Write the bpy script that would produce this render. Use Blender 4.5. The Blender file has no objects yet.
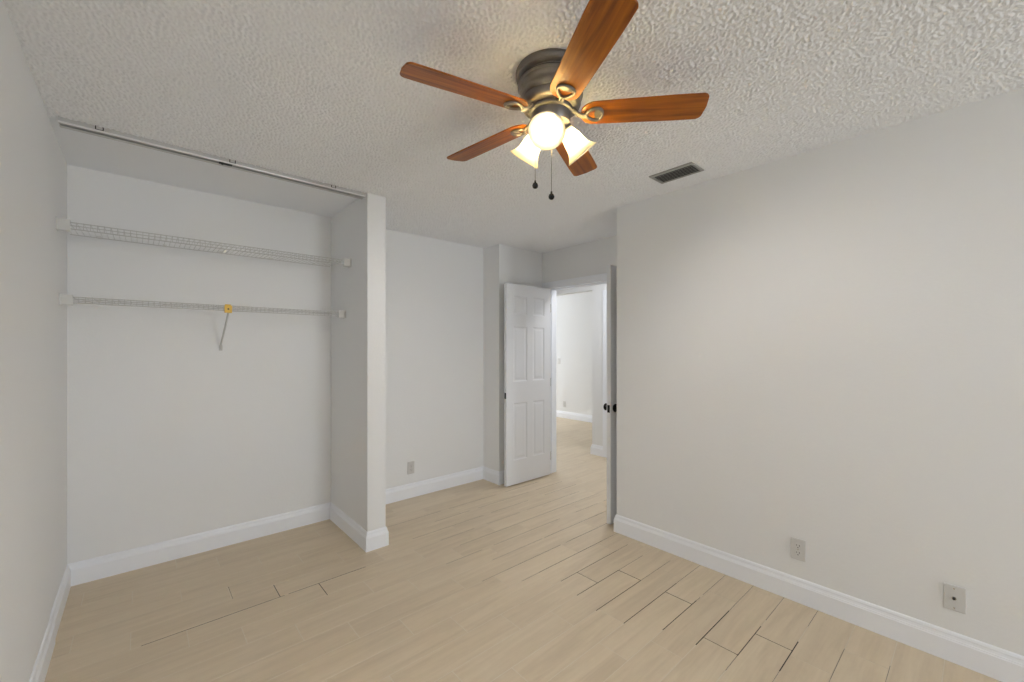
import bpy, bmesh, math, random
from mathutils import Vector, Matrix
random.seed(7)
S = bpy.context.scene
COL = S.collection
PI = math.pi

# ------------------------------------------------------------------ camera
TH, FPX, Y0, HC = 0.7251, 418.78, 348.33, 1.3773
cam_d = bpy.data.cameras.new('camera')
cam_d.sensor_width = 36.0
cam_d.lens = 36.0 * FPX / 1024
cam_d.shift_y = (Y0 - 341.0) / 1024
cam_d.clip_start = 0.02
cam = bpy.data.objects.new('camera', cam_d)
cam.location = (0, 0, HC)
cam.rotation_euler = (PI / 2, 0, -TH)
COL.objects.link(cam)
S.camera = cam

# ------------------------------------------------------------------ world and exposure
w = bpy.data.worlds.new('world'); S.world = w; w.use_nodes = True
bg = w.node_tree.nodes['Background']
bg.inputs[0].default_value = (0.80, 0.90, 1.0, 1); bg.inputs[1].default_value = 1.2
S.view_settings.view_transform = 'Standard'
S.view_settings.look = 'None'
S.view_settings.gamma = 1.0
S.view_settings.use_curve_mapping = False
S.view_settings.exposure = 0.3
S.cycles.max_bounces = 12
S.cycles.diffuse_bounces = 8
S.cycles.use_denoising = True
S.cycles.sample_clamp_indirect = 40.0


def area(name, loc, direction, sx, sy, power, color=(1, 1, 1)):
    d = bpy.data.lights.new(name, 'AREA'); d.shape = 'RECTANGLE'; d.size = sx; d.size_y = sy
    d.energy = power; d.color = color
    o = bpy.data.objects.new(name, d); o.location = loc
    o.rotation_euler = Vector(direction).to_track_quat('-Z', 'Y').to_euler()
    COL.objects.link(o)
    return o


# added lamps at unseen rear and far room windows, placed to light the rooms
area('added_rear_daylight', (2.08, -4.36, 1.40), (0, 1, 0.2), 0.9, 1.6, 57, (0.92, 0.96, 1.0))
area('added_hall_light', (3.92, 2.5, 2.40), (0, 0, -1), 0.35, 0.35, 9, (0.98, 0.98, 1.0))  # unseen lamp added as fill for hall and doorway, no fixture
area('added_far_room_daylight', (5.4, 8.25, 1.4), (0, -1, 0), 1.5, 1.6, 74, (0.95, 0.975, 1.0))

# ------------------------------------------------------------------ room numbers
H = 2.44
XL, YC, XP, YE, XP2 = -0.319, 3.5185, 1.155, 2.782, 1.283
XJ, YJ, XD, XR, YR = 2.713, 3.258, 3.335, 2.678, 1.835
YH1, YH0 = 3.165, 1.918          # door opening, far and near jamb
XH, XF, YHE = 4.40, 6.27, 3.39    # hall wall, far room wall, end of the hall wall
YB = -4.2                       # rear wall


# ------------------------------------------------------------------ materials
def mat(name, col, rough=0.6, metal=0.0, spec=0.5):
    m = bpy.data.materials.new(name); m.use_nodes = True
    b = m.node_tree.nodes['Principled BSDF']
    b.inputs['Base Color'].default_value = (*col, 1)
    b.inputs['Roughness'].default_value = rough
    b.inputs['Metallic'].default_value = metal
    b.inputs['Specular IOR Level'].default_value = spec
    return m


def nodes(m):
    return m.node_tree.nodes, m.node_tree.links, m.node_tree.nodes['Principled BSDF']


def noise_paint(name, col, rough, scale, strength, dist, var=0.03, spec=0.3):
    m = mat(name, col, rough, 0, spec); N, L, b = nodes(m)
    tc = N.new('ShaderNodeTexCoord')
    n = N.new('ShaderNodeTexNoise'); n.inputs['Scale'].default_value = scale; n.inputs['Detail'].default_value = 3
    L.new(tc.outputs['Object'], n.inputs['Vector'])
    bp = N.new('ShaderNodeBump'); bp.inputs['Strength'].default_value = strength; bp.inputs['Distance'].default_value = dist
    L.new(n.outputs['Fac'], bp.inputs['Height']); L.new(bp.outputs['Normal'], b.inputs['Normal'])
    n2 = N.new('ShaderNodeTexNoise'); n2.inputs['Scale'].default_value = 1.7; n2.inputs['Detail'].default_value = 2
    L.new(tc.outputs['Object'], n2.inputs['Vector'])
    r = N.new('ShaderNodeMapRange'); r.inputs['To Min'].default_value = 1 - var; r.inputs['To Max'].default_value = 1 + var
    L.new(n2.outputs['Fac'], r.inputs['Value'])
    mx = N.new('ShaderNodeVectorMath'); mx.operation = 'SCALE'; mx.inputs[0].default_value = col
    L.new(r.outputs['Result'], mx.inputs['Scale']); L.new(mx.outputs['Vector'], b.inputs['Base Color'])
    return m


M_WALL = noise_paint('wall_paint', (0.825, 0.835, 0.842), 0.75, 60, 0.2, 0.003, 0.012)
M_TRIM = mat('trim_paint', (0.885, 0.91, 0.96), 0.35)
M_DOOR = mat('door_paint', (0.79, 0.805, 0.83), 0.4)


def ceiling_mat():
    m = mat('textured_ceiling', (0.875, 0.895, 0.925), 0.85, 0, 0.2); N, L, b = nodes(m)
    tc = N.new('ShaderNodeTexCoord')
    n = N.new('ShaderNodeTexNoise'); n.inputs['Scale'].default_value = 74; n.inputs['Detail'].default_value = 3
    n.inputs['Roughness'].default_value = 0.55; n.inputs['Distortion'].default_value = 0.6
    L.new(tc.outputs['Object'], n.inputs['Vector'])
    r = N.new('ShaderNodeValToRGB'); r.color_ramp.elements[0].position = 0.34; r.color_ramp.elements[1].position = 0.70
    L.new(n.outputs['Fac'], r.inputs['Fac'])
    # the closet ceiling behind the track is smooth
    sx = N.new('ShaderNodeSeparateXYZ'); L.new(tc.outputs['Object'], sx.inputs[0])
    gy = N.new('ShaderNodeMath'); gy.operation = 'GREATER_THAN'; gy.inputs[1].default_value = 2.83; L.new(sx.outputs['Y'], gy.inputs[0])
    lx = N.new('ShaderNodeMath'); lx.operation = 'LESS_THAN'; lx.inputs[1].default_value = XP + .01; L.new(sx.outputs['X'], lx.inputs[0])
    a = N.new('ShaderNodeMath'); a.operation = 'MULTIPLY'; L.new(gy.outputs[0], a.inputs[0]); L.new(lx.outputs[0], a.inputs[1])
    st = N.new('ShaderNodeMath'); st.operation = 'MULTIPLY_ADD'; st.inputs[1].default_value = -0.3; st.inputs[2].default_value = 0.35
    L.new(a.outputs[0], st.inputs[0])
    bp = N.new('ShaderNodeBump'); bp.inputs['Distance'].default_value = 0.012
    L.new(r.outputs['Color'], bp.inputs['Height']); L.new(st.outputs[0], bp.inputs['Strength'])
    L.new(bp.outputs['Normal'], b.inputs['Normal'])
    return m


M_CEIL = ceiling_mat()


def floor_mat():
    m = mat('wood_look_tile', (0.5, 0.42, 0.32), 0.42, 0, 0.4); N, L, b = nodes(m)
    tc = N.new('ShaderNodeTexCoord')
    at = N.new('ShaderNodeAttribute'); at.attribute_name = 'tone'
    off = N.new('ShaderNodeVectorMath'); off.operation = 'SCALE'; off.inputs[0].default_value = (13.0, 37.0, 5.0)
    L.new(at.outputs['Fac'], off.inputs['Scale'])
    ad = N.new('ShaderNodeVectorMath'); ad.operation = 'ADD'
    L.new(tc.outputs['Object'], ad.inputs[0]); L.new(off.outputs[0], ad.inputs[1])

    def streak(sx, sy, detail, dist):
        mp = N.new('ShaderNodeMapping'); mp.inputs['Scale'].default_value = (sx, sy, 1)
        L.new(ad.outputs[0], mp.inputs['Vector'])
        n = N.new('ShaderNodeTexNoise'); n.inputs['Scale'].default_value = 1; n.inputs['Detail'].default_value = detail
        n.inputs['Distortion'].default_value = dist
        L.new(mp.outputs[0], n.inputs['Vector']); return n
    a = streak(1.8, 19, 5, 0.8); c = streak(7, 110, 3, 0.3); g = streak(24, 36, 2, 0.0)
    r = N.new('ShaderNodeValToRGB'); e = r.color_ramp.elements
    e[0].position = 0.28; e[0].color = (0.605, 0.495, 0.355, 1)
    e[1].position = 0.72; e[1].color = (0.705, 0.592, 0.435, 1)
    mid = e.new(0.5); mid.color = (0.66, 0.547, 0.395, 1)
    m1 = N.new('ShaderNodeMath'); m1.operation = 'MULTIPLY_ADD'; m1.inputs[1].default_value = 0.28
    L.new(c.outputs['Fac'], m1.inputs[0]); L.new(a.outputs['Fac'], m1.inputs[2])
    m2 = N.new('ShaderNodeMath'); m2.operation = 'MULTIPLY_ADD'; m2.inputs[1].default_value = 0.16
    L.new(g.outputs['Fac'], m2.inputs[0]); L.new(m1.outputs[0], m2.inputs[2])
    m3 = N.new('ShaderNodeMath'); m3.operation = 'MULTIPLY_ADD'; m3.inputs[1].default_value = 0.12
    L.new(at.outputs['Fac'], m3.inputs[0]); L.new(m2.outputs[0], m3.inputs[2])
    sb = N.new('ShaderNodeMath'); sb.operation = 'SUBTRACT'; sb.inputs[1].default_value = 0.28
    L.new(m3.outputs[0], sb.inputs[0]); L.new(sb.outputs[0], r.inputs['Fac'])
    L.new(r.outputs['Color'], b.inputs['Base Color'])
    bp = N.new('ShaderNodeBump'); bp.inputs['Strength'].default_value = 0.12; bp.inputs['Distance'].default_value = 0.002
    L.new(m2.outputs[0], bp.inputs['Height']); L.new(bp.outputs['Normal'], b.inputs['Normal'])
    return m


M_FLOOR = floor_mat()
M_GROUT = mat('grout', (0.70, 0.62, 0.50), 0.8)
M_DARK_JOINT = mat('dark_joint', (0.05, 0.04, 0.035), 0.9)
M_ALU = mat('track_aluminium', (0.62, 0.62, 0.61), 0.4, 0.5)
M_DARK = mat('dark_metal', (0.03, 0.03, 0.03), 0.5, 0.3)
M_WIRE = mat('coated_wire', (0.57, 0.57, 0.555), 0.35)
M_PLASTIC = mat('white_plastic', (0.70, 0.70, 0.68), 0.4)
M_YELLOW = mat('yellow_plastic', (0.85, 0.55, 0.07), 0.4)
M_PLATE = mat('wall_plate', (0.66, 0.66, 0.65), 0.4)
M_RECEP = mat('receptacle', (0.66, 0.66, 0.65), 0.35)
M_PLATEG = mat('grey_wall_plate', (0.62, 0.61, 0.59), 0.4)
M_BLACK = mat('black_hole', (0.01, 0.01, 0.01), 0.6)
M_STEEL = mat('steel', (0.6, 0.6, 0.6), 0.25, 1.0)
M_KNOB = mat('dark_bronze', (0.012, 0.012, 0.014), 0.18, 0.4)
M_VENT = mat('vent_paint', (0.36, 0.36, 0.345), 0.5)
M_SLAT = mat('vent_slat', (0.42, 0.42, 0.40), 0.5)
M_VENTD = mat('vent_dark', (0.025, 0.025, 0.025), 0.8)


def pewter():
    m = mat('brushed_pewter', (0.22, 0.205, 0.19), 0.34, 0.85); N, L, b = nodes(m)
    tc = N.new('ShaderNodeTexCoord'); n = N.new('ShaderNodeTexNoise'); n.inputs['Scale'].default_value = 30
    mp = N.new('ShaderNodeMapping'); mp.inputs['Scale'].default_value = (1, 1, 14)
    L.new(tc.outputs['Object'], mp.inputs[0]); L.new(mp.outputs[0], n.inputs['Vector'])
    r = N.new('ShaderNodeMapRange'); r.inputs['To Min'].default_value = 0.34; r.inputs['To Max'].default_value = 0.50
    L.new(n.outputs['Fac'], r.inputs['Value']); L.new(r.outputs[0], b.inputs['Roughness'])
    return m


M_PEWTER = pewter()


def blade_mat():
    m = mat('cherry_veneer', (0.4, 0.12, 0.02), 0.35, 0, 0.3); N, L, b = nodes(m)
    tc = N.new('ShaderNodeTexCoord'); oi = N.new('ShaderNodeObjectInfo')
    ad = N.new('ShaderNodeVectorMath'); ad.operation = 'ADD'
    sc = N.new('ShaderNodeVectorMath'); sc.operation = 'SCALE'; sc.inputs[0].default_value = (9, 7, 3)
    L.new(oi.outputs['Random'], sc.inputs['Scale'])
    L.new(tc.outputs['Object'], ad.inputs[0]); L.new(sc.outputs[0], ad.inputs[1])
    mp = N.new('ShaderNodeMapping'); mp.inputs['Scale'].default_value = (3, 42, 3); L.new(ad.outputs[0], mp.inputs[0])
    n = N.new('ShaderNodeTexNoise'); n.inputs['Scale'].default_value = 1; n.inputs['Detail'].default_value = 4; n.inputs['Distortion'].default_value = .5
    L.new(mp.outputs[0], n.inputs['Vector'])
    r = N.new('ShaderNodeValToRGB'); e = r.color_ramp.elements
    e[0].position = 0.3; e[0].color = (0.15, 0.036, 0.002, 1)
    e[1].position = 0.7; e[1].color = (0.45, 0.140, 0.006, 1)
    L.new(n.outputs['Fac'], r.inputs['Fac']); L.new(r.outputs['Color'], b.inputs['Base Color'])
    b.inputs['Coat Weight'].default_value = 0.04; b.inputs['Coat Roughness'].default_value = 0.15
    return m


M_BLADE = blade_mat()


def shade_mat():
    m = bpy.data.materials.new('frosted_shade_glass'); m.use_nodes = True
    N, L = m.node_tree.nodes, m.node_tree.links
    N.clear()
    out = N.new('ShaderNodeOutputMaterial')
    d = N.new('ShaderNodeBsdfDiffuse'); d.inputs[0].default_value = (0.42, 0.38, 0.28, 1)
    t = N.new('ShaderNodeBsdfTranslucent'); t.inputs[0].default_value = (0.72, 0.64, 0.42, 1)
    mx = N.new('ShaderNodeMixShader'); mx.inputs[0].default_value = 0.55
    L.new(d.outputs[0], mx.inputs[1]); L.new(t.outputs[0], mx.inputs[2])
    g = N.new('ShaderNodeBsdfGlossy'); g.inputs['Roughness'].default_value = 0.2
    m2 = N.new('ShaderNodeMixShader'); m2.inputs[0].default_value = 0.05
    L.new(mx.outputs[0], m2.inputs[1]); L.new(g.outputs[0], m2.inputs[2])
    em = N.new('ShaderNodeEmission'); em.inputs[0].default_value = (1.0, 0.86, 0.55, 1); em.inputs[1].default_value = 0.15
    ad = N.new('ShaderNodeAddShader'); L.new(m2.outputs[0], ad.inputs[0]); L.new(em.outputs[0], ad.inputs[1])
    L.new(ad.outputs[0], out.inputs[0])
    return m


def emit_mat(name, col, strength):
    m = bpy.data.materials.new(name); m.use_nodes = True
    N, L = m.node_tree.nodes, m.node_tree.links
    N.clear()
    out = N.new('ShaderNodeOutputMaterial'); em = N.new('ShaderNodeEmission')
    em.inputs[0].default_value = (*col, 1); em.inputs[1].default_value = strength
    L.new(em.outputs[0], out.inputs[0]); return m


M_SHADE = shade_mat()
M_BULB = emit_mat('lit_bulb', (1.0, 0.95, 0.90), 1250)


def glass_mat():
    m = bpy.data.materials.new('window_glass'); m.use_nodes = True
    N, L = m.node_tree.nodes, m.node_tree.links
    N.clear()
    out = N.new('ShaderNodeOutputMaterial'); t = N.new('ShaderNodeBsdfTransparent'); g = N.new('ShaderNodeBsdfGlossy')
    g.inputs['Roughness'].default_value = 0.02
    mx = N.new('ShaderNodeMixShader'); mx.inputs[0].default_value = 0.06
    L.new(t.outputs[0], mx.inputs[1]); L.new(g.outputs[0], mx.inputs[2]); L.new(mx.outputs[0], out.inputs[0])
    return m


M_GLASS = glass_mat()


# ------------------------------------------------------------------ mesh helpers
class MB:
    def __init__(s, M=None): s.v = []; s.f = []; s.mi = []; s.M = M

    def add(s, vs, fs, mi=0, M=None):
        o = len(s.v)
        for p in vs:
            p = Vector(p)
            if M is not None: p = M @ p
            if s.M is not None: p = s.M @ p
            s.v.append(p)
        for f in fs:
            s.f.append(tuple(i + o for i in f)); s.mi.append(mi)
        return s

    def box(s, x0, x1, y0, y1, z0, z1, mi=0, M=None):
        vs = [(x, y, z) for x in (x0, x1) for y in (y0, y1) for z in (z0, z1)]
        fs = [(0, 1, 3, 2), (4, 6, 7, 5), (0, 4, 5, 1), (2, 3, 7, 6), (0, 2, 6, 4), (1, 5, 7, 3)]
        return s.add(vs, fs, mi, M)

    def tube(s, pts, r, n=8, closed=False, mi=0, M=None, cap=True):
        pts = [Vector(p) for p in pts]; k = len(pts)
        rs = r if isinstance(r, (list, tuple)) else [r] * k
        vs = []; up = None
        for i, p in enumerate(pts):
            if closed: t = pts[(i + 1) % k] - pts[i - 1]
            else: t = pts[min(i + 1, k - 1)] - pts[max(i - 1, 0)]
            t.normalize()
            if up is None:
                up = Vector((0, 0, 1)) if abs(t.z) < 0.9 else Vector((1, 0, 0))
            a = t.cross(up)
            if a.length < 1e-4: a = t.cross(Vector((0, 1, 0)))
            a.normalize(); b = a.cross(t).normalized(); up = b
            for j in range(n):
                q = 2 * PI * j / n
                vs.append(p + (a * math.cos(q) + b * math.sin(q)) * rs[i])
        fs = []
        for i in range(k if closed else k - 1):
            i2 = (i + 1) % k
            for j in range(n):
                j2 = (j + 1) % n
                fs.append((i * n + j, i * n + j2, i2 * n + j2, i2 * n + j))
        if not closed and cap:
            fs.append(tuple(range(n - 1, -1, -1))); fs.append(tuple((k - 1) * n + j for j in range(n)))
        return s.add(vs, fs, mi, M)

    def lathe(s, prof, n=40, mi=0, M=None, closed=False):
        vs = []; fs = []; k = len(prof)
        for (r, z) in prof:
            for j in range(n):
                q = 2 * PI * j / n
                vs.append((max(r, 1e-5) * math.cos(q), max(r, 1e-5) * math.sin(q), z))
        for i in range(k if closed else k - 1):
            i2 = (i + 1) % k
            for j in range(n):
                j2 = (j + 1) % n
                fs.append((i * n + j, i * n + j2, i2 * n + j2, i2 * n + j))
        return s.add(vs, fs, mi, M)

    def prism(s, poly, z0, z1, mi=0, M=None):
        n = len(poly)
        vs = [(x, y, z0) for x, y in poly] + [(x, y, z1) for x, y in poly]
        fs = [tuple(range(n - 1, -1, -1)), tuple(range(n, 2 * n))] + [(i, (i + 1) % n, n + (i + 1) % n, n + i) for i in range(n)]
        return s.add(vs, fs, mi, M)

    def build(s, name, mats, parent=None, bevel=0, smooth=False, segs=2, loc=None):
        me = bpy.data.meshes.new(name)
        off = Vector(loc) if loc is not None else Vector((0, 0, 0))
        me.from_pydata([p - off for p in s.v], [], s.f)
        for m in (mats if isinstance(mats, (list, tuple)) else [mats]): me.materials.append(m)
        for p, i in zip(me.polygons, s.mi): p.material_index = i
        bm = bmesh.new(); bm.from_mesh(me); bmesh.ops.recalc_face_normals(bm, faces=bm.faces)
        if smooth:
            for f in bm.faces: f.smooth = True
            for e in bm.edges:
                if len(e.link_faces) == 2 and e.calc_face_angle() > 0.7: e.smooth = False
        bm.to_mesh(me); bm.free()
        o = bpy.data.objects.new(name, me); COL.objects.link(o)
        o.location = off
        if parent: o.parent = parent
        if bevel:
            b = o.modifiers.new('bevel', 'BEVEL'); b.width = bevel; b.segments = segs; b.limit_method = 'ANGLE'; b.angle_limit = 0.6
        return o


def thing(name, label, cat, loc, group=None, rot=None):
    o = bpy.data.objects.new(name, None); COL.objects.link(o); o.location = loc
    o.empty_display_size = 0.05
    if rot is not None: o.rotation_euler = rot
    o['label'] = label; o['category'] = cat
    if group: o['group'] = group
    return o


def struct(o, label=None):
    o['kind'] = 'structure'
    if label: o['label'] = label
    return o


def at(parent, mb_local):
    return mb_local


# ------------------------------------------------------------------ shell
def sbox(name, label, m, *b):
    mb = MB(); mb.box(*b)
    return struct(mb.build(name, m), label)


# floor: one mesh, every tile a bevelled slab over the grout bed
PW, PL = 0.1545, 0.613
ROW0 = 0.5805
offs = {0: 2.22, 1: 2.007, 2: 1.80, 3: 2.22, 4: 1.81, 5: 2.22, 6: 2.007, 7: 1.18 + PL, 8: 2.20, 9: 1.90, 10: 1.60, 11: 2.24, 12: 0.78}
for k in range(7, 60): offs[k] = 0.78 - 0.204 * (k - 12) + PL * 6
fb = MB(); tones = []
fb.box(-0.45, 6.45, YB - 0.15, 8.6, -0.06, -0.0007, 1)
tones += [0.5] * 6
r0 = int((YB - 0.15 - ROW0) / PW) - 1
r1 = int((8.6 - ROW0) / PW)
g = 0.0011
for k in range(r0, r1):
    ya, yb = ROW0 + k * PW + g, ROW0 + (k + 1) * PW - g
    x = offs.get(k, 2.0 + random.choice([0, .2, .41]) + random.uniform(-.02, .02))
    while x > -0.45: x -= PL
    ya = max(ya, YB - 0.15)
    while x < 6.45:
        xa, xb = max(x + g, -0.45), min(x + PL - g, 6.45)
        if xb - xa > 0.02:
            e = 0.0012; za = -0.004; zt = 0.0
            vs = [(xa, ya, za), (xb, ya, za), (xb, yb, za), (xa, yb, za),
                  (xa, ya, zt - e), (xb, ya, zt - e), (xb, yb, zt - e), (xa, yb, zt - e),
                  (xa + e, ya + e, zt), (xb - e, ya + e, zt), (xb - e, yb - e, zt), (xa + e, yb - e, zt)]
            fs = [(0, 1, 5, 4), (1, 2, 6, 5), (2, 3, 7, 6), (3, 0, 4, 7), (4, 5, 9, 8), (5, 6, 10, 9), (6, 7, 11, 10), (7, 4, 8, 11), (8, 9, 10, 11)]
            fb.add(vs, fs, 0); tones += [random.random()] * 9
        x += PL
# near-black strips laid along some of the tile joints
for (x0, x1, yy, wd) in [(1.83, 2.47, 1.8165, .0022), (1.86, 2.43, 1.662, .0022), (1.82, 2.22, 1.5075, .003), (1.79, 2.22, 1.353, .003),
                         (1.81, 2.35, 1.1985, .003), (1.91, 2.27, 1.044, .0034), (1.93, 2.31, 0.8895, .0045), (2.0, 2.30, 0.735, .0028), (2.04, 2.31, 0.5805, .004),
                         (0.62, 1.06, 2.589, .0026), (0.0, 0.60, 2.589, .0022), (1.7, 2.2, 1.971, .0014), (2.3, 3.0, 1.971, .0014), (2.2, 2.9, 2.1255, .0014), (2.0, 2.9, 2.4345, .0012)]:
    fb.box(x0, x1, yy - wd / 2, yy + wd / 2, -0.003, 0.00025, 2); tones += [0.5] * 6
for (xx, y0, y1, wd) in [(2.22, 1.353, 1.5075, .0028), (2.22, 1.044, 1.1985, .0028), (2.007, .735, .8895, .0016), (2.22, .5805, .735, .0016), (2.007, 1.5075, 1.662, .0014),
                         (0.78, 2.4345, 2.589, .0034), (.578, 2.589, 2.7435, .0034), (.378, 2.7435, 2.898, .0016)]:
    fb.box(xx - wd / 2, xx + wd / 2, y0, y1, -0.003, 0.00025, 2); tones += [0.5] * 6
rj = random.Random(11)  # thinner brown strips, broken at random, along the row joints
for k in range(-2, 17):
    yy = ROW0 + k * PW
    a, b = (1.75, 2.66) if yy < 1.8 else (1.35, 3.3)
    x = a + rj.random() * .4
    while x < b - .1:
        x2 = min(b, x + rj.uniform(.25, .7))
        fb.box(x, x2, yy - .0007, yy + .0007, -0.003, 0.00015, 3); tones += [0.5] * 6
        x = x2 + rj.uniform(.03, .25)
me = bpy.data.meshes.new('floor'); me.from_pydata(fb.v, [], fb.f)
for m in (M_FLOOR, M_GROUT, M_DARK_JOINT, mat('brown_joint', (0.22, 0.175, 0.135), 0.8)): me.materials.append(m)
for p, i in zip(me.polygons, fb.mi): p.material_index = i
a_ = me.attributes.new('tone', 'FLOAT', 'FACE'); a_.data.foreach_set('value', tones)
fl = bpy.data.objects.new('floor', me); COL.objects.link(fl); struct(fl, 'beige wood-look plank tile floor')
bmt = bmesh.new(); bmt.from_mesh(me); bmesh.ops.recalc_face_normals(bmt, faces=bmt.faces); bmt.to_mesh(me); bmt.free()

def ceiling():
    """slab, plus the sprayed texture as real relief over the part of the room in view"""
    import numpy as np
    st = 0.0036
    x0, x1, y0, y1 = XL - .01, XD + .01, -.5, YC + .01
    nx, ny = int((x1 - x0) / st), int((y1 - y0) / st)
    rng = np.random.default_rng(3)
    fx = np.fft.fftfreq(nx, st)[None, :]; fy = np.fft.rfftfreq(ny, st)[:, None] if False else np.fft.fftfreq(ny, st)[:, None]
    fr = np.sqrt(fx ** 2 + fy ** 2)
    def band(f0, wd):
        n = np.fft.ifft2(np.fft.fft2(rng.standard_normal((ny, nx))) * np.exp(-((fr - f0) / wd) ** 2)).real
        return n / n.std()
    h = band(52, 20) + .75 * band(90, 25) + .2 * band(14, 8)
    h = 1 / (1 + np.exp(-1.5 * h))
    xs = np.linspace(x0, x1, nx); ys = np.linspace(y0, y1, ny)
    X, Y = np.meshgrid(xs, ys)
    smooth = ((Y > 2.835) & (X < XP + .01)).astype(float)
    hole = ((X > 2.335) & (X < 2.515) & (Y > 1.095) & (Y < 1.385)).astype(float)
    amp = AMP * (1 - .93 * smooth) * (1 - hole) * ((X - 1.184) ** 2 + (Y - 1.109) ** 2 > .146 ** 2)
    Z = H - .0004 - h * amp
    co = np.stack([X, Y, Z], -1).reshape(-1, 3)
    i = (np.arange(ny - 1)[:, None] * nx + np.arange(nx - 1)[None, :]).ravel()
    quads = np.stack([i, i + nx, i + nx + 1, i + 1], -1)
    slab = np.array([(x, y, z) for x in (-.45, 6.45) for y in (YB - .15, 8.6) for z in (H, H + .1)])
    sf = np.array([(0, 1, 3, 2), (4, 6, 7, 5), (0, 4, 5, 1), (2, 3, 7, 6), (0, 2, 6, 4), (1, 5, 7, 3)])
    vs = np.concatenate([slab, co]); fs = np.concatenate([sf, quads + 8])
    me = bpy.data.meshes.new('ceiling')
    me.vertices.add(len(vs)); me.vertices.foreach_set('co', vs.astype(np.float32).ravel())
    me.loops.add(fs.size); me.loops.foreach_set('vertex_index', fs.astype(np.int32).ravel())
    me.polygons.add(len(fs)); me.polygons.foreach_set('loop_start', np.arange(0, fs.size, 4, dtype=np.int32))
    me.polygons.foreach_set('loop_total', np.full(len(fs), 4, dtype=np.int32))
    me.materials.append(M_CEIL); me.materials.append(M_CEIL2)
    mi = np.ones(len(fs), dtype=np.int32); mi[:6] = 0; me.polygons.foreach_set('material_index', mi)
    sm = np.ones(len(fs), dtype=bool); sm[:6] = False; me.polygons.foreach_set('use_smooth', sm)
    me.update(calc_edges=True)
    o = bpy.data.objects.new('ceiling', me); COL.objects.link(o)
    return struct(o, 'white ceiling with rough sprayed texture')


AMP = .0072
M_CEIL2 = mat('sprayed_texture', (0.875, 0.895, 0.925), 0.9, 0, 0.1)
ceiling()
wl = MB(); wl.box(XL - 0.12, XL, YB - 0.12, YC + 0.12, 0, H); wl.box(XL - .001, XL + .0045, YB, 2.86, 0, H)
struct(wl.build('wall_left', M_WALL), 'plain white wall at the left edge')
sbox('wall_back', 'white back wall of the closet and alcove', M_WALL, XL, XJ, YC, YC + 0.12, 0, H)
sbox('wall_partition', 'narrow white partition ending the closet', M_WALL, XP, XP2, YE, YC, 0, H)
sbox('wall_corner', 'white boxed corner beside the doors', M_WALL, XJ, XD, YJ, YC + 0.12, 0, H)
sbox('wall_right', 'large blank white wall on the right', M_WALL, XR, XD + 0.12, YB - 0.12, YR, 0, H)
wd_ = MB()
wd_.box(XD, XD + 0.12, YH1 + 0.018, 8.5, 0, H)
wd_.box(XD, XD + 0.12, YR, YH0 - 0.018, 0, H)
wd_.box(XD, XD + 0.12, YH0 - 0.018, YH1 + 0.018, 2.045, H)
struct(wd_.build('wall_doorway', M_WALL), 'white wall around the double doorway')


def wall_with_window(name, label, x0, x1, y0, y1, wx0, wx1, wz0, wz1):
    m = MB()
    m.box(x0, wx0, y0, y1, 0, H); m.box(wx1, x1, y0, y1, 0, H)
    m.box(wx0, wx1, y0, y1, 0, wz0); m.box(wx0, wx1, y0, y1, wz1, H)
    return struct(m.build(name, M_WALL), label)


def window(name, wx0, wx1, yc, wz0, wz1):
    f = MB(); t = 0.05
    f.box(wx0, wx1, yc - .03, yc + .03, wz0, wz0 + t); f.box(wx0, wx1, yc - .03, yc + .03, wz1 - t, wz1)
    f.box(wx0, wx0 + t, yc - .03, yc + .03, wz0 + t, wz1 - t); f.box(wx1 - t, wx1, yc - .03, yc + .03, wz0 + t, wz1 - t)
    xm = (wx0 + wx1) / 2
    f.box(xm - .02, xm + .02, yc - .03, yc + .03, wz0 + t, wz1 - t)
    o = struct(f.build(name, M_TRIM, bevel=.003), 'white frame of an added window')
    p = MB(); p.box(wx0 + t, wx1 - t, yc - .003, yc + .003, wz0 + t, wz1 - t)
    p.build('window_pane', M_GLASS, o)


wall_with_window('wall_rear', 'white wall behind the camera with an added window', XL, XR, YB - 0.12, YB, 1.45, 2.55, 0.6, 2.25)
window('added_window_1', 1.45, 2.55, YB - 0.06, 0.6, 2.25)  # unseen window, added as the opening for the rear lamp
# hall and far room
wh = MB()
wh.box(XH, XH + 0.12, 0.9, YHE, 0, H)
wh.box(XH, XH + 0.12, YHE, 6.9, 2.138, H)
wh.box(XH, XH + 0.12, 6.9, 8.5, 0, H)
struct(wh.build('wall_hall', M_WALL), 'white hall wall with wide opening')
sbox('wall_hall_end', 'white end wall of the hall', M_WALL, XD + 0.12, XH, 0.9, 1.0, 0, H)
sbox('wall_far', 'bright white wall of the far room', M_WALL, XF, XF + 0.12, 2.0, 8.5, 0, H)
sbox('wall_far_near_end', 'white end wall of the far room', M_WALL, XH + 0.12, XF + 0.12, 1.9, 2.0, 0, H)
wall_with_window('wall_far_end', 'white wall of the far room with an added window', XD, XF + 0.12, 8.0, 8.12, 4.7, 6.1, 0.7, 2.1)
window('added_window_2', 4.7, 6.1, 8.06, 0.7, 2.1)  # unseen window, added so the far room gets its light

# baseboards ---------------------------------------------------------------
PROF = [(0, 0), (.016, 0), (.016, .092), (.0135, .0955), (.0135, .099), (.011, .103), (.0085, .112), (.0085, .118), (.006, .125), (.003, .1285), (0, .1295)]


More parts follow.
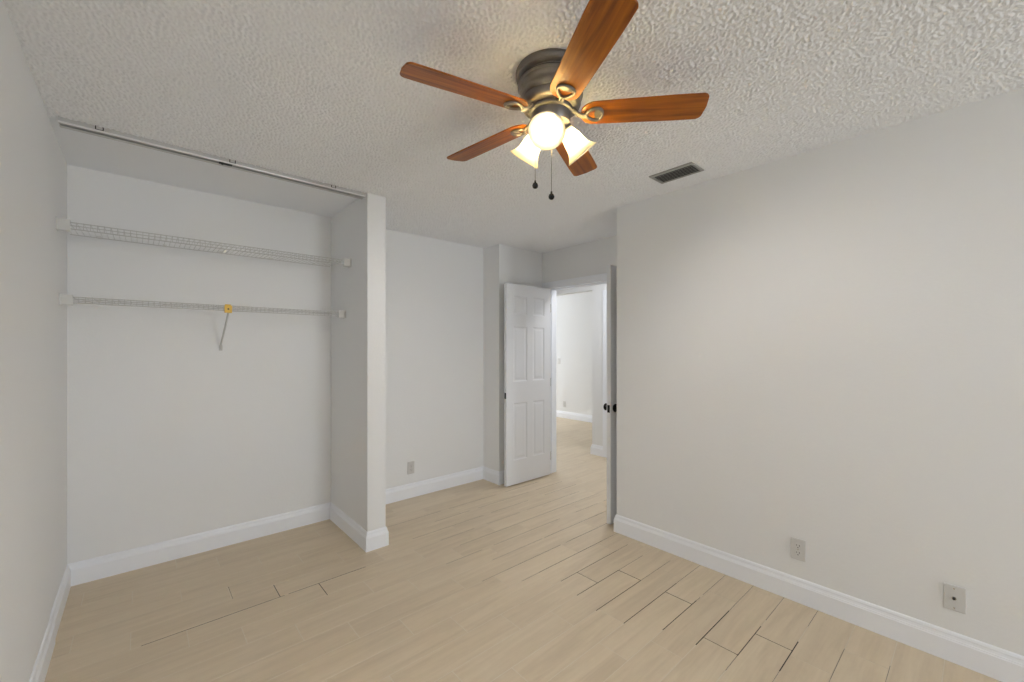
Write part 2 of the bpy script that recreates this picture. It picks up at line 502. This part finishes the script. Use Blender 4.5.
def baseboards(path, names):
    n = len(path)
    P = [Vector(p) for p in path]

    def off(i, d):
        if i == 0: t = (P[1] - P[0]).normalized(); return P[0] + Vector((-t.y, t.x)) * d
        if i == n - 1: t = (P[-1] - P[-2]).normalized(); return P[-1] + Vector((-t.y, t.x)) * d
        t0 = (P[i] - P[i - 1]).normalized(); t1 = (P[i + 1] - P[i]).normalized()
        n0 = Vector((-t0.y, t0.x)); n1 = Vector((-t1.y, t1.x))
        return P[i] + (n0 + n1) * (d / (1 + n0.dot(n1)))
    groups = {}
    for i in range(n - 1):
        groups.setdefault(names[i], []).append(i)
    for nm, segs in groups.items():
        mb = MB()
        for i in segs:
            k = len(PROF)
            vs = []
            for j in (i, i + 1):
                for (d, z) in PROF:
                    q = off(j, d); vs.append((q.x, q.y, z))
            fs = [(a, (a + 1) % k, k + (a + 1) % k, k + a) for a in range(k)]
            fs += [tuple(range(k)), tuple(range(2 * k - 1, k - 1, -1))]
            mb.add(vs, fs)
        struct(mb.build('baseboard_' + nm, M_TRIM), 'white moulded baseboard')


LS = -0.0045
baseboards([(XR, YB), (XR, YR), (XD, YR), (XD, YH0 - .09)], ['right', 'right', 'right'])
baseboards([(XD, YJ), (XJ, YJ), (XJ, YC), (XP2, YC), (XP2, YE), (XP - .003, YE), (XP - .003, YE + .085), (XP, YE + .085), (XP, YC), (XL, YC), (XL, 2.86), (XL - LS, 2.86), (XL - LS, YB)],
           ['corner', 'corner', 'alcove', 'partition', 'partition', 'partition', 'partition', 'partition', 'closet', 'left', 'left', 'left'])
baseboards([(XL, YB), (XR, YB)], ['rear'])
baseboards([(XF, 2.0), (XF, 8.0)], ['far'])
baseboards([(XH, 3.215), (XH, YHE), (XH + .12, YHE), (XH + .12, 2.0)], ['hall'] * 3)
# closet-side jamb strip on the partition
mb = MB(); mb.box(XP - .003, XP + .001, YE, YE + .085, .129, H); struct(mb.build('trim_1', M_WALL), 'thin jamb strip on the partition')

# door casing and jamb of the double doorway
t = MB()
cz = 2.022
for (y0, y1) in ((YH1 + .004, YH1 + .075), (YH0 - .075, YH0 - .004)):
    t.box(XD - .017, XD, y0, y1, 0, cz)
t.box(XD - .017, XD, YH0 - .075, YH1 + .075, cz, cz + .075)
t.box(XD, XD + .12, YH1, YH1 + .018, 0, 2.045); t.box(XD, XD + .12, YH0 - .018, YH0, 0, 2.045)
t.box(XD, XD + .12, YH0, YH1, 2.027, 2.045)
t.box(XD + .04, XD + .052, YH1 - .010, YH1, 0, 2.027); t.box(XD + .04, XD + .052, YH0, YH0 + .010, 0, 2.027)
t.box(XD + .04, XD + .052, YH0 + .01, YH1 - .01, 2.015, 2.027)
t.box(XD + .12, XD + .137, YH1 + .004, YH1 + .075, 0, cz); t.box(XD + .12, XD + .137, YH0 - .075, YH0 - .004, 0, cz)
t.box(XD + .12, XD + .137, YH0 - .075, YH1 + .075, cz, cz + .075)
struct(t.build('trim_2', M_TRIM, bevel=.003), 'white door casing and jamb')
t = MB()
t.box(XH - .017, XH, 3.145, 3.215, 0, 2.045); t.box(XH - .017, XH, 2.30, 3.215, 2.045, 2.115); t.box(XH - .017, XH, 2.30, 2.37, 0, 2.045)
struct(t.build('trim_3', M_TRIM, bevel=.003), 'white casing of the hall door')


# ------------------------------------------------------------------ doors
def panel_leaf(W, Ht, T):
    """six panel leaf, local x 0..W, y 0..T, z 0..Ht"""
    s = W / 0.633
    xs = [0, .093 * s, .283 * s, .366 * s, .536 * s, W]
    zs = [0, .240, .815, 1.030, 1.585, 1.705, 1.895, Ht]
    mb = MB()

    def face(y, sg):
        def P(x, z, d): return (x, y + sg * d, z)
        for i in range(5):
            for j in range(7):
                x0, x1, z0, z1 = xs[i], xs[i + 1], zs[j], zs[j + 1]
                if i in (1, 3) and j in (1, 3, 5):
                    rings = [(0, 0), (.010, .0055), (.022, .0055), (.040, .002)]
                    vs = []; fs = []
                    for (a, d) in rings:
                        vs += [P(x0 + a, z0 + a, d), P(x1 - a, z0 + a, d), P(x1 - a, z1 - a, d), P(x0 + a, z1 - a, d)]
                    for q in range(3):
                        for c in range(4):
                            fs.append((q * 4 + c, q * 4 + (c + 1) % 4, q * 4 + 4 + (c + 1) % 4, q * 4 + 4 + c))
                    fs.append((12, 13, 14, 15)); mb.add(vs, fs)
                else:
                    mb.add([P(x0, z0, 0), P(x1, z0, 0), P(x1, z1, 0), P(x0, z1, 0)], [(0, 1, 2, 3)])
    face(0, 1); face(T, -1)
    for (x0, x1) in ((0, 0), (W, W)):
        for j in range(7):
            mb.add([(x0, 0, zs[j]), (x0, T, zs[j]), (x0, T, zs[j + 1]), (x0, 0, zs[j + 1])], [(0, 1, 2, 3)])
    for z in (0, Ht):
        for i in range(5):
            mb.add([(xs[i], 0, z), (xs[i + 1], 0, z), (xs[i + 1], T, z), (xs[i], T, z)], [(0, 1, 2, 3)])
    return mb


def weld(o):
    bm = bmesh.new(); bm.from_mesh(o.data); bmesh.ops.remove_doubles(bm, verts=bm.verts, dist=1e-5)
    bmesh.ops.recalc_face_normals(bm, faces=bm.faces); bm.to_mesh(o.data); bm.free()


def door(name, label, x0, y0, W):
    o = panel_leaf(W, 2.012, .035).build(name, M_DOOR); weld(o); o.location = (x0, y0, .012)
    return struct(o, label)


d1 = door('door_1', 'open white six-panel door leaf without a knob, left of the doorway', 2.697, 3.126, .633)
m = MB(); m.box(-.0015, .001, .006, .029, .865, .925); m.box(-.003, 0, .012, .023, .880, .910)
m.build('latch_plate', M_KNOB, d1)
d2 = door('door_2', 'white door leaf with black knobs seen edge-on beside the right wall', 2.723, 1.922, .607)
for sg in (-1, 1):
    m = MB()
    M_ = Matrix.Translation((.060, 0 if sg < 0 else .035, .898)) @ Matrix.Rotation(PI / 2 * (1 if sg < 0 else -1), 4, 'X')
    m.lathe([(0, 0), (.032, 0), (.033, .004), (.028, .009), (.014, .011), (.011, .016), (.011, .026), (.018, .031), (.0265, .038), (.029, .046), (.0285, .054), (.022, .060), (.010, .063), (0, .0635)], 28, M=M_)
    m.build('door_handle', M_KNOB, d2, smooth=True)
m = MB(); m.box(-.0015, .001, .006, .029, .865, .925); m.box(-.009, 0, .011, .024, .888, .906)
m.build('latch_plate', M_KNOB, d2)
for dd, ys in ((d1, -.0005), (d2, .0355)):
    for z in (.20, 1.0, 1.80):
        W = .633 if dd is d1 else .607
        m = MB(); m.tube([(W + .002, .002 if dd is d1 else .033, z - .045), (W + .002, .002 if dd is d1 else .033, z + .045)], .0045, 10)
        m.build('hinge', M_STEEL, dd, smooth=True)

# ------------------------------------------------------------------ closet door track
tk = thing('closet_door_track', 'bright metal sliding door track fixed across the ceiling in front of the closet', 'track', (0.43, 2.84, H))
def L(mb_fn, name, m, parent, **k):
    mb = MB(Matrix.Translation(-parent.location)); mb_fn(mb); return mb.build(name, m, parent, **k)
TX0, TX1 = -0.283, 1.146
def rail(mb):
    mb.box(TX0, TX1, 2.800, 2.868, H - .004, H - .0002)
    mb.box(TX0, TX1, 2.800, 2.8025, H - .027, H - .003)
    mb.box(TX0, TX1, 2.833, 2.8355, H - .025, H - .003)
    mb.box(TX0, TX1, 2.8655, 2.868, H - .029, H - .003)
    mb.box(TX0, TX1, 2.8025, 2.822, H - .027, H - .025); mb.box(TX0, TX1, 2.840, 2.8655, H - .029, H - .027)
L(rail, 'channel', M_ALU, tk)
L(lambda mb: mb.tube([(TX0, 2.8005, H - .027), (TX1, 2.8005, H - .027)], .0046, 12), 'front_bead', mat('polished_bead', (.86, .86, .85), .3, .6), tk, smooth=True)
for x in (-0.148, 0.385, 0.935):
    L(lambda mb: (mb.box(x - .015, x - .011, 2.7975, 2.800, H - .021, H - .005), mb.box(x + .011, x + .015, 2.7975, 2.800, H - .021, H - .005), mb.box(x - .015, x + .015, 2.7978, 2.800, H - .022, H - .020)), 'mounting_clip', M_DARK, tk)
L(lambda mb: (mb.box(.325, .385, 2.806, 2.83, H - .033, H - .022), mb.tube([(.34, 2.818, H - .038), (.34, 2.818, H - .03)], .006, 10)), 'roller_stop', M_DARK, tk)

# ------------------------------------------------------------------ wire shelves
def wire_shelf(label, yf, zt, lip, tilt):
    yb = YC - .006
    x0, x1 = XL + .012, XP - .012
    sh = thing('wire_shelf', label, 'shelf', (0.417, YC, zt))
    W = .0021
    def deck(mb):
        n = int((x1 - x0 - .01) / .0254)
        for i in range(n + 1):
            x = x0 + .008 + i * (x1 - x0 - .016) / n
            mb.tube([(x, yb, zt + tilt), (x, yf + .004, zt), (x, yf, zt - .004), (x, yf, zt - lip)], .0013, 6)
    L(deck, 'deck_wires', M_WIRE, sh, smooth=True)
    for (yy, zz, nm, r) in ((yb, zt - .003 + tilt, 'back_rod', W), ((yf + yb) / 2, zt - .003 + tilt / 2, 'middle_rod', W), (yf + .003, zt - .003, 'front_rod', W + .0004), (yf + .003, zt - lip, 'lip_rod', W + .0006)):
        L(lambda mb: mb.tube([(x0, yy, zz), (x1, yy, zz)], r, 8), nm, M_WIRE, sh, smooth=True)
    if yb - yf > .35:
        L(lambda mb: mb.tube([(x0, yf + .1, zt - .003 + tilt / 4), (x1, yf + .1, zt - .003 + tilt / 4)], W, 8), 'middle_rod', M_WIRE, sh, smooth=True)
    for sx, xw in ((1, XL), (-1, XP)):
        def br(mb):
            a, b = sorted((xw, xw + sx * .006))
            mb.box(a, b, yf - .022, yf + .034, zt - lip - .014, zt + .012)
            a, b = sorted((xw + sx * .004, xw + sx * .050))
            mb.box(a, b, yf - .012, yf - .006, zt - lip - .010, zt + .008)
            mb.box(a, b, yf - .008, yf + .022, zt - lip - .012, zt - lip - .004)
            mb.box(a, b, yf - .008, yf + .022, zt + .0035, zt + .0085)
        L(br, 'end_bracket', M_PLASTIC, sh, bevel=.0015)
    for i in range(5):
        x = x0 + .12 + i * (x1 - x0 - .24) / 4
        L(lambda mb: (mb.box(x - .010, x + .010, YC - .010, YC, zt + tilt - .006, zt + tilt + .008), mb.tube([(x, YC - .014, zt + tilt + .003), (x, YC - .009, zt + tilt + .003)], .004, 10)), 'wall_clip', M_PLASTIC, sh, bevel=.001)
    return sh


s1 = wire_shelf('upper white wire closet shelf, the deeper one, running wall to wall near the ceiling', 3.095, 2.024, .036, .016)
s2 = wire_shelf('lower white wire closet shelf with yellow clip and diagonal brace', 3.205, 1.652, .034, .004)
bx = .418
def brace(mb):
    mb.tube([(bx, 3.206, 1.606), (bx, 3.30, 1.54), (bx - .004, 3.498, 1.41), (bx - .004, 3.508, 1.395), (bx - .004, 3.510, 1.37)], .0058, 10)
    mb.box(bx - .014, bx + .006, YC - .0065, YC, 1.362, 1.398)
L(brace, 'support_brace', M_WIRE, s2, smooth=True)
cl = L(lambda mb: (mb.box(bx - .022, bx + .018, 3.188, 3.200, 1.603, 1.650), mb.box(bx - .018, bx + .014, 3.199, 3.215, 1.640, 1.658)), 'clip', M_YELLOW, s2, bevel=.003)
cl['label'] = 'yellow plastic clip'
m = MB(); m.tube([(bx - .002, 3.186, 1.627), (bx - .002, 3.190, 1.627)], .005, 12); m.M = None
m.v = [p - s2.location for p in m.v]
m.build('screw', M_DARK, cl)


# ------------------------------------------------------------------ wall plates (local frame: x along wall, y out of the wall, z up)
def plate_thing(name, label, cat, loc, rz, group=None):
    return thing(name, label, cat, loc, group, (0, 0, rz))


def lens(w_, h_, n=16):
    pts = []
    for i in range(n):
        q = 2 * PI * i / n
        pts.append((w_ * max(-.82, min(.82, math.cos(q) * 1.05)) , h_ * math.sin(q)))
    return pts


XZ = Matrix(((1, 0, 0, 0), (0, 0, 1, 0), (0, 1, 0, 0), (0, 0, 0, 1)))   # prism axis -> y


def outlet(label, loc, rz, pm, rm):
    o = plate_thing('power_outlet', label, 'outlet', loc, rz)
    m = MB(); m.box(-.035, .035, 0, .006, -.057, .057); m.build('cover_plate', pm, o, bevel=.003)
    for z in (-.0195, .0195):
        m = MB(); m.prism(lens(.0175, .0145), .004, .008, M=Matrix.Translation((0, 0, z)) @ XZ); r = m.build('receptacle', rm, o)
        m = MB()
        m.box(-.0075, -.0052, .0076, .0086, z - .001, z + .0085); m.box(.0052, .0075, .0076, .0086, z + .0005, z + .0075)
        m.tube([(0, .0076, z - .008), (0, .0086, z - .008)], .0026, 10)
        m.build('slots', M_BLACK, r)
    m = MB(); m.tube([(0, .005, 0), (0, .0072, 0)], .003, 12); m.build('screw', M_STEEL, o)
    return o


outlet('white double power outlet low on the right wall, nearer the doorway', (XR, .672, .284), PI / 2, M_PLATE, M_RECEP)
outlet('small grey outlet low on the alcove wall behind the partition', (1.868, YC, .275), PI, M_PLATEG, M_PLATEG)
outlet('tiny white outlet low on the bright far room wall', (XF, 5.51, .275), PI / 2, M_PLATE, M_RECEP)
cx_ = plate_thing('cable_outlet', 'white cable wall plate with one round dark jack on the right wall near the camera', 'wall plate', (XR, .089, .280), PI / 2)
m = MB(); m.box(-.036, .032, 0, .008, -.055, .055); m.build('cover_plate', M_PLATE, cx_, bevel=.003)
m = MB(); m.tube([(0, .007, 0), (0, .0095, 0)], .0085, 6); j_ = m.build('nut', M_STEEL, cx_)
m = MB(); m.tube([(0, .009, 0), (0, .016, 0)], .0052, 14); m.build('jack', M_BLACK, cx_, smooth=True)
for z in (-.042, .042):
    m = MB(); m.tube([(0, .0075, z), (0, .0092, z)], .0035, 12); m.build('screw', M_STEEL, cx_)
sw = plate_thing('light_switch', 'small white light switch on the bright far room wall', 'switch', (XF, 5.655, 1.12), PI / 2)
m = MB(); m.box(-.035, .035, 0, .006, -.057, .057); m.build('cover_plate', M_PLATE, sw, bevel=.003)
m = MB(); m.box(-.006, .006, .004, .014, -.004, .012); m.build('toggle', M_RECEP, sw, bevel=.001)

# ------------------------------------------------------------------ ceiling vent
vx0, vx1, vy0, vy1 = 2.345, 2.505, 1.105, 1.375
vt = thing('air_vent', 'grey louvred air vent set in the ceiling near the right wall', 'vent', ((vx0 + vx1) / 2, (vy0 + vy1) / 2, H))
def vf(mb):
    e = .016
    for (a, b, c, d) in ((vx0, vx1, vy0, vy0 + e), (vx0, vx1, vy1 - e, vy1), (vx0, vx0 + e + .012, vy0 + e, vy1 - e), (vx1 - e + .006, vx1, vy0 + e, vy1 - e)):
        mb.box(a, b, c, d, H - .008, H)
L(vf, 'frame', M_VENT, vt, bevel=.002)
L(lambda mb: mb.box(vx0 + .02, vx1 - .01, vy0 + .012, vy1 - .012, H - .0015, H - .0005), 'backing', M_VENTD, vt)
for i in range(6):
    x = vx0 + .040 + i * .0195
    def sl(mb):
        R_ = Matrix.Translation((x, 0, H - .008)) @ Matrix.Rotation(math.radians(-22), 4, 'Y')
        mb.box(-.009, .009, vy0 + .014, vy1 - .014, -.0008, .0008, M=R_)
    L(sl, 'louvre', M_SLAT, vt)

# ------------------------------------------------------------------ ceiling fan
FX, FY = 1.184, 1.109
ZB = 2.276
fan = thing('ceiling_fan', 'pewter flush-mount ceiling fan with five reddish wooden blades and three lit glass shades', 'ceiling fan', (FX, FY, H))
def FL(z): return z - H
prof = [(0, FL(2.4398)), (.134, FL(2.4398)), (.137, FL(2.434)), (.137, FL(2.424)), (.133, FL(2.418)), (.1335, FL(2.412)), (.129, FL(2.408)), (.118, FL(2.405)), (.116, FL(2.396)),
        (.127, FL(2.392)), (.1295, FL(2.386)), (.1285, FL(2.378)), (.121, FL(2.372)), (.118, FL(2.364)), (.121, FL(2.354)), (.122, FL(2.345)), (.119, FL(2.336)), (.112, FL(2.331)), (.1135, FL(2.324)), (.1135, FL(2.312)), (.109, FL(2.303)),
        (.100, FL(2.297)), (.086, FL(2.295)), (0, FL(2.295))]
m = MB(); m.lathe(prof, 56); m.build('motor_housing', M_PEWTER, fan, smooth=True)
m = MB(); m.lathe([(.116, FL(2.4045)), (.1185, FL(2.4015)), (.116, FL(2.397))], 48); m.build('housing_groove', M_DARK, fan, smooth=True)
m = MB(); m.lathe([(0, FL(2.296)), (.082, FL(2.296)), (.084, FL(2.290)), (.082, FL(2.283)), (.074, FL(2.279)), (.074, FL(2.246)), (.070, FL(2.238)), (.055, FL(2.232)), (.050, FL(2.226)), (.048, FL(2.205)), (.040, FL(2.197)), (.018, FL(2.192)), (.012, FL(2.184)), (0, FL(2.182))], 44)
m.build('light_fitter', M_PEWTER, fan, smooth=True)


def blade_outline():
    pts = []
    r0, rt = .113, .574
    wr, wt = .056, .0625

    def hw(x): return wr + (wt - wr) * min(1, max(0, (x - .16) / .30))
    up = []
    for i in range(13):               # rounded root
        q = PI / 2 * i / 12
        up.append((.170 - .057 * math.cos(q), wr * math.sin(q) ** .85 if q > 0 else 0))
    for i in range(1, 9): x = .170 + (.50 - .170) * i / 8; up.append((x, hw(x)))
    c = .024
    for i in range(1, 8):
        q = PI / 2 * i / 7
        up.append((rt - c + c * math.sin(q) - .004, wt - c + c * math.cos(q)))
    up.append((rt, 0))
    lo = [(x, -y) for (x, y) in reversed(up[1:-1])]
    return up + lo


PIT = Matrix.Rotation(math.radians(-12), 4, 'X')
bm_ = MB(); bm_.prism(blade_outline(), -.003, .003, M=PIT)
bl0 = bm_.build('blade', M_BLADE, fan, bevel=.0018)
iron = MB()
ring = []
for i in range(28):                    # rounded heart-shaped loop under the blade root
    q = 2 * PI * i / 28
    x = .163 + .031 * math.cos(q); y = .029 * math.sin(q) * (1.0 + .30 * math.cos(q))
    ring.append(PIT @ Vector((x, y, -.0075)))
iron.tube(ring, .0058, 10, closed=True)
pl = [(.160 + .024 * math.cos(2 * PI * i / 20), .022 * math.sin(2 * PI * i / 20)) for i in range(20)]
iron.prism([(x, y) for x, y in [(.181 + .016 * math.cos(2 * PI * i / 20), .030 * math.sin(2 * PI * i / 20)) for i in range(20)]], -.0066, -.003, M=PIT)
for sy in (-1, 1):
    a0 = PIT @ Vector((.139, .006 * sy, -.0085))
    iron.tube([(.072, .004 * sy, .016), (.088, .005 * sy, .012), (.104, .007 * sy, -.004), (.120, .006 * sy, -.0095), a0], [.0075, .007, .0062, .006, .0055], 10)
iron.box(.070, .092, -.013, .013, .012, .019)
ir0 = iron.build('blade_iron', M_PEWTER, bl0, smooth=True)
for sx, sy in ((.150, .013), (.150, -.013), (.178, 0)):
    pass
bl0.location = (0, 0, ZB - H)
bl0.rotation_euler = (0, 0, math.radians(24.9))
for k in range(1, 5):
    b = bl0.copy(); COL.objects.link(b); b.parent = fan; b.rotation_euler = (0, 0, math.radians((24.9, 96.4, 166.8, 240.9, 312.2)[k]))
    c = ir0.copy(); COL.objects.link(c); c.parent = b

# shades
SHP = [(.0235, 0), (.026, .004), (.0275, .012), (.031, .024), (.0355, .038), (.0385, .054), (.0405, .070), (.0445, .085), (.051, .098), (.059, .108), (.0655, .1145)]
prof = SHP + [(.0665, .1165), (.0650, .1165)] + [(r - .0028, z + .001) for r, z in reversed(SHP[:-1])]
TILT = math.radians(41)
for ang in (-143.5, -23.5, 96.5):
    a = math.radians(ang)
    ax = Vector((math.cos(a) * math.sin(TILT), math.sin(a) * math.sin(TILT), -math.cos(TILT)))
    neck = Vector((math.cos(a) * .059, math.sin(a) * .059, FL(2.233)))
    Mx = Matrix.Translation(neck) @ ax.to_track_quat('Z', 'Y').to_matrix().to_4x4()
    m = MB(); m.lathe(prof, 40, closed=True)
    sh = m.build('lamp_shade', M_SHADE, fan, smooth=True); sh.matrix_local = Mx
    m = MB(); m.lathe([(0, -.014), (.016, -.014), (.024, -.008), (.0275, -.002), (.0275, .006), (.0245, .007), (.0225, -.001), (.019, -.003), (.0195, .022), (.0175, .025), (0, .025)], 28)
    m.tube([(0, 0, -.012), Mx.inverted() @ Vector((math.cos(a) * .045, math.sin(a) * .045, FL(2.262))), Mx.inverted() @ Vector((math.cos(a) * .035, math.sin(a) * .035, FL(2.250)))], .009, 10)
    m.build('shade_holder', M_PEWTER, sh, smooth=True)
    m = MB(); m.lathe([(0, .0255), (.0105, .0255), (.0115, .031), (.0155, .039), (.0175, .048), (.0175, .055), (.0145, .064), (.008, .070), (0, .0715)], 24)
    m.build('bulb', M_BULB, sh, smooth=True)

# pull chains (hang from the switch housing)
r_ = Vector((math.cos(TH), -math.sin(TH), 0)); d_ = Vector((math.sin(TH), math.cos(TH), 0))
for (dr, dd, z) in ((-.063, -.033, 1.992), (-.003, -.048, 1.945)):
    p = r_ * dr + d_ * dd
    m = MB(); zt = FL(2.24)
    m.tube([(p.x * .8, p.y * .8, zt + .004), (p.x, p.y, zt - .01), (p.x, p.y, FL(z) + .01)], .0011, 6)
    n = int((zt - .01 - FL(z) - .012) / .0045)
    ch = m.build('pull_chain', M_PEWTER, fan)
    m = MB(Matrix.Translation((p.x, p.y, FL(z))))
    m.lathe([(0, .020), (.0034, .019), (.0038, .012), (.0085, .008), (.0112, 0), (.0100, -.006), (.006, -.0105), (0, -.0115)], 18)
    m.build('chain_knob', M_KNOB, ch, smooth=True)
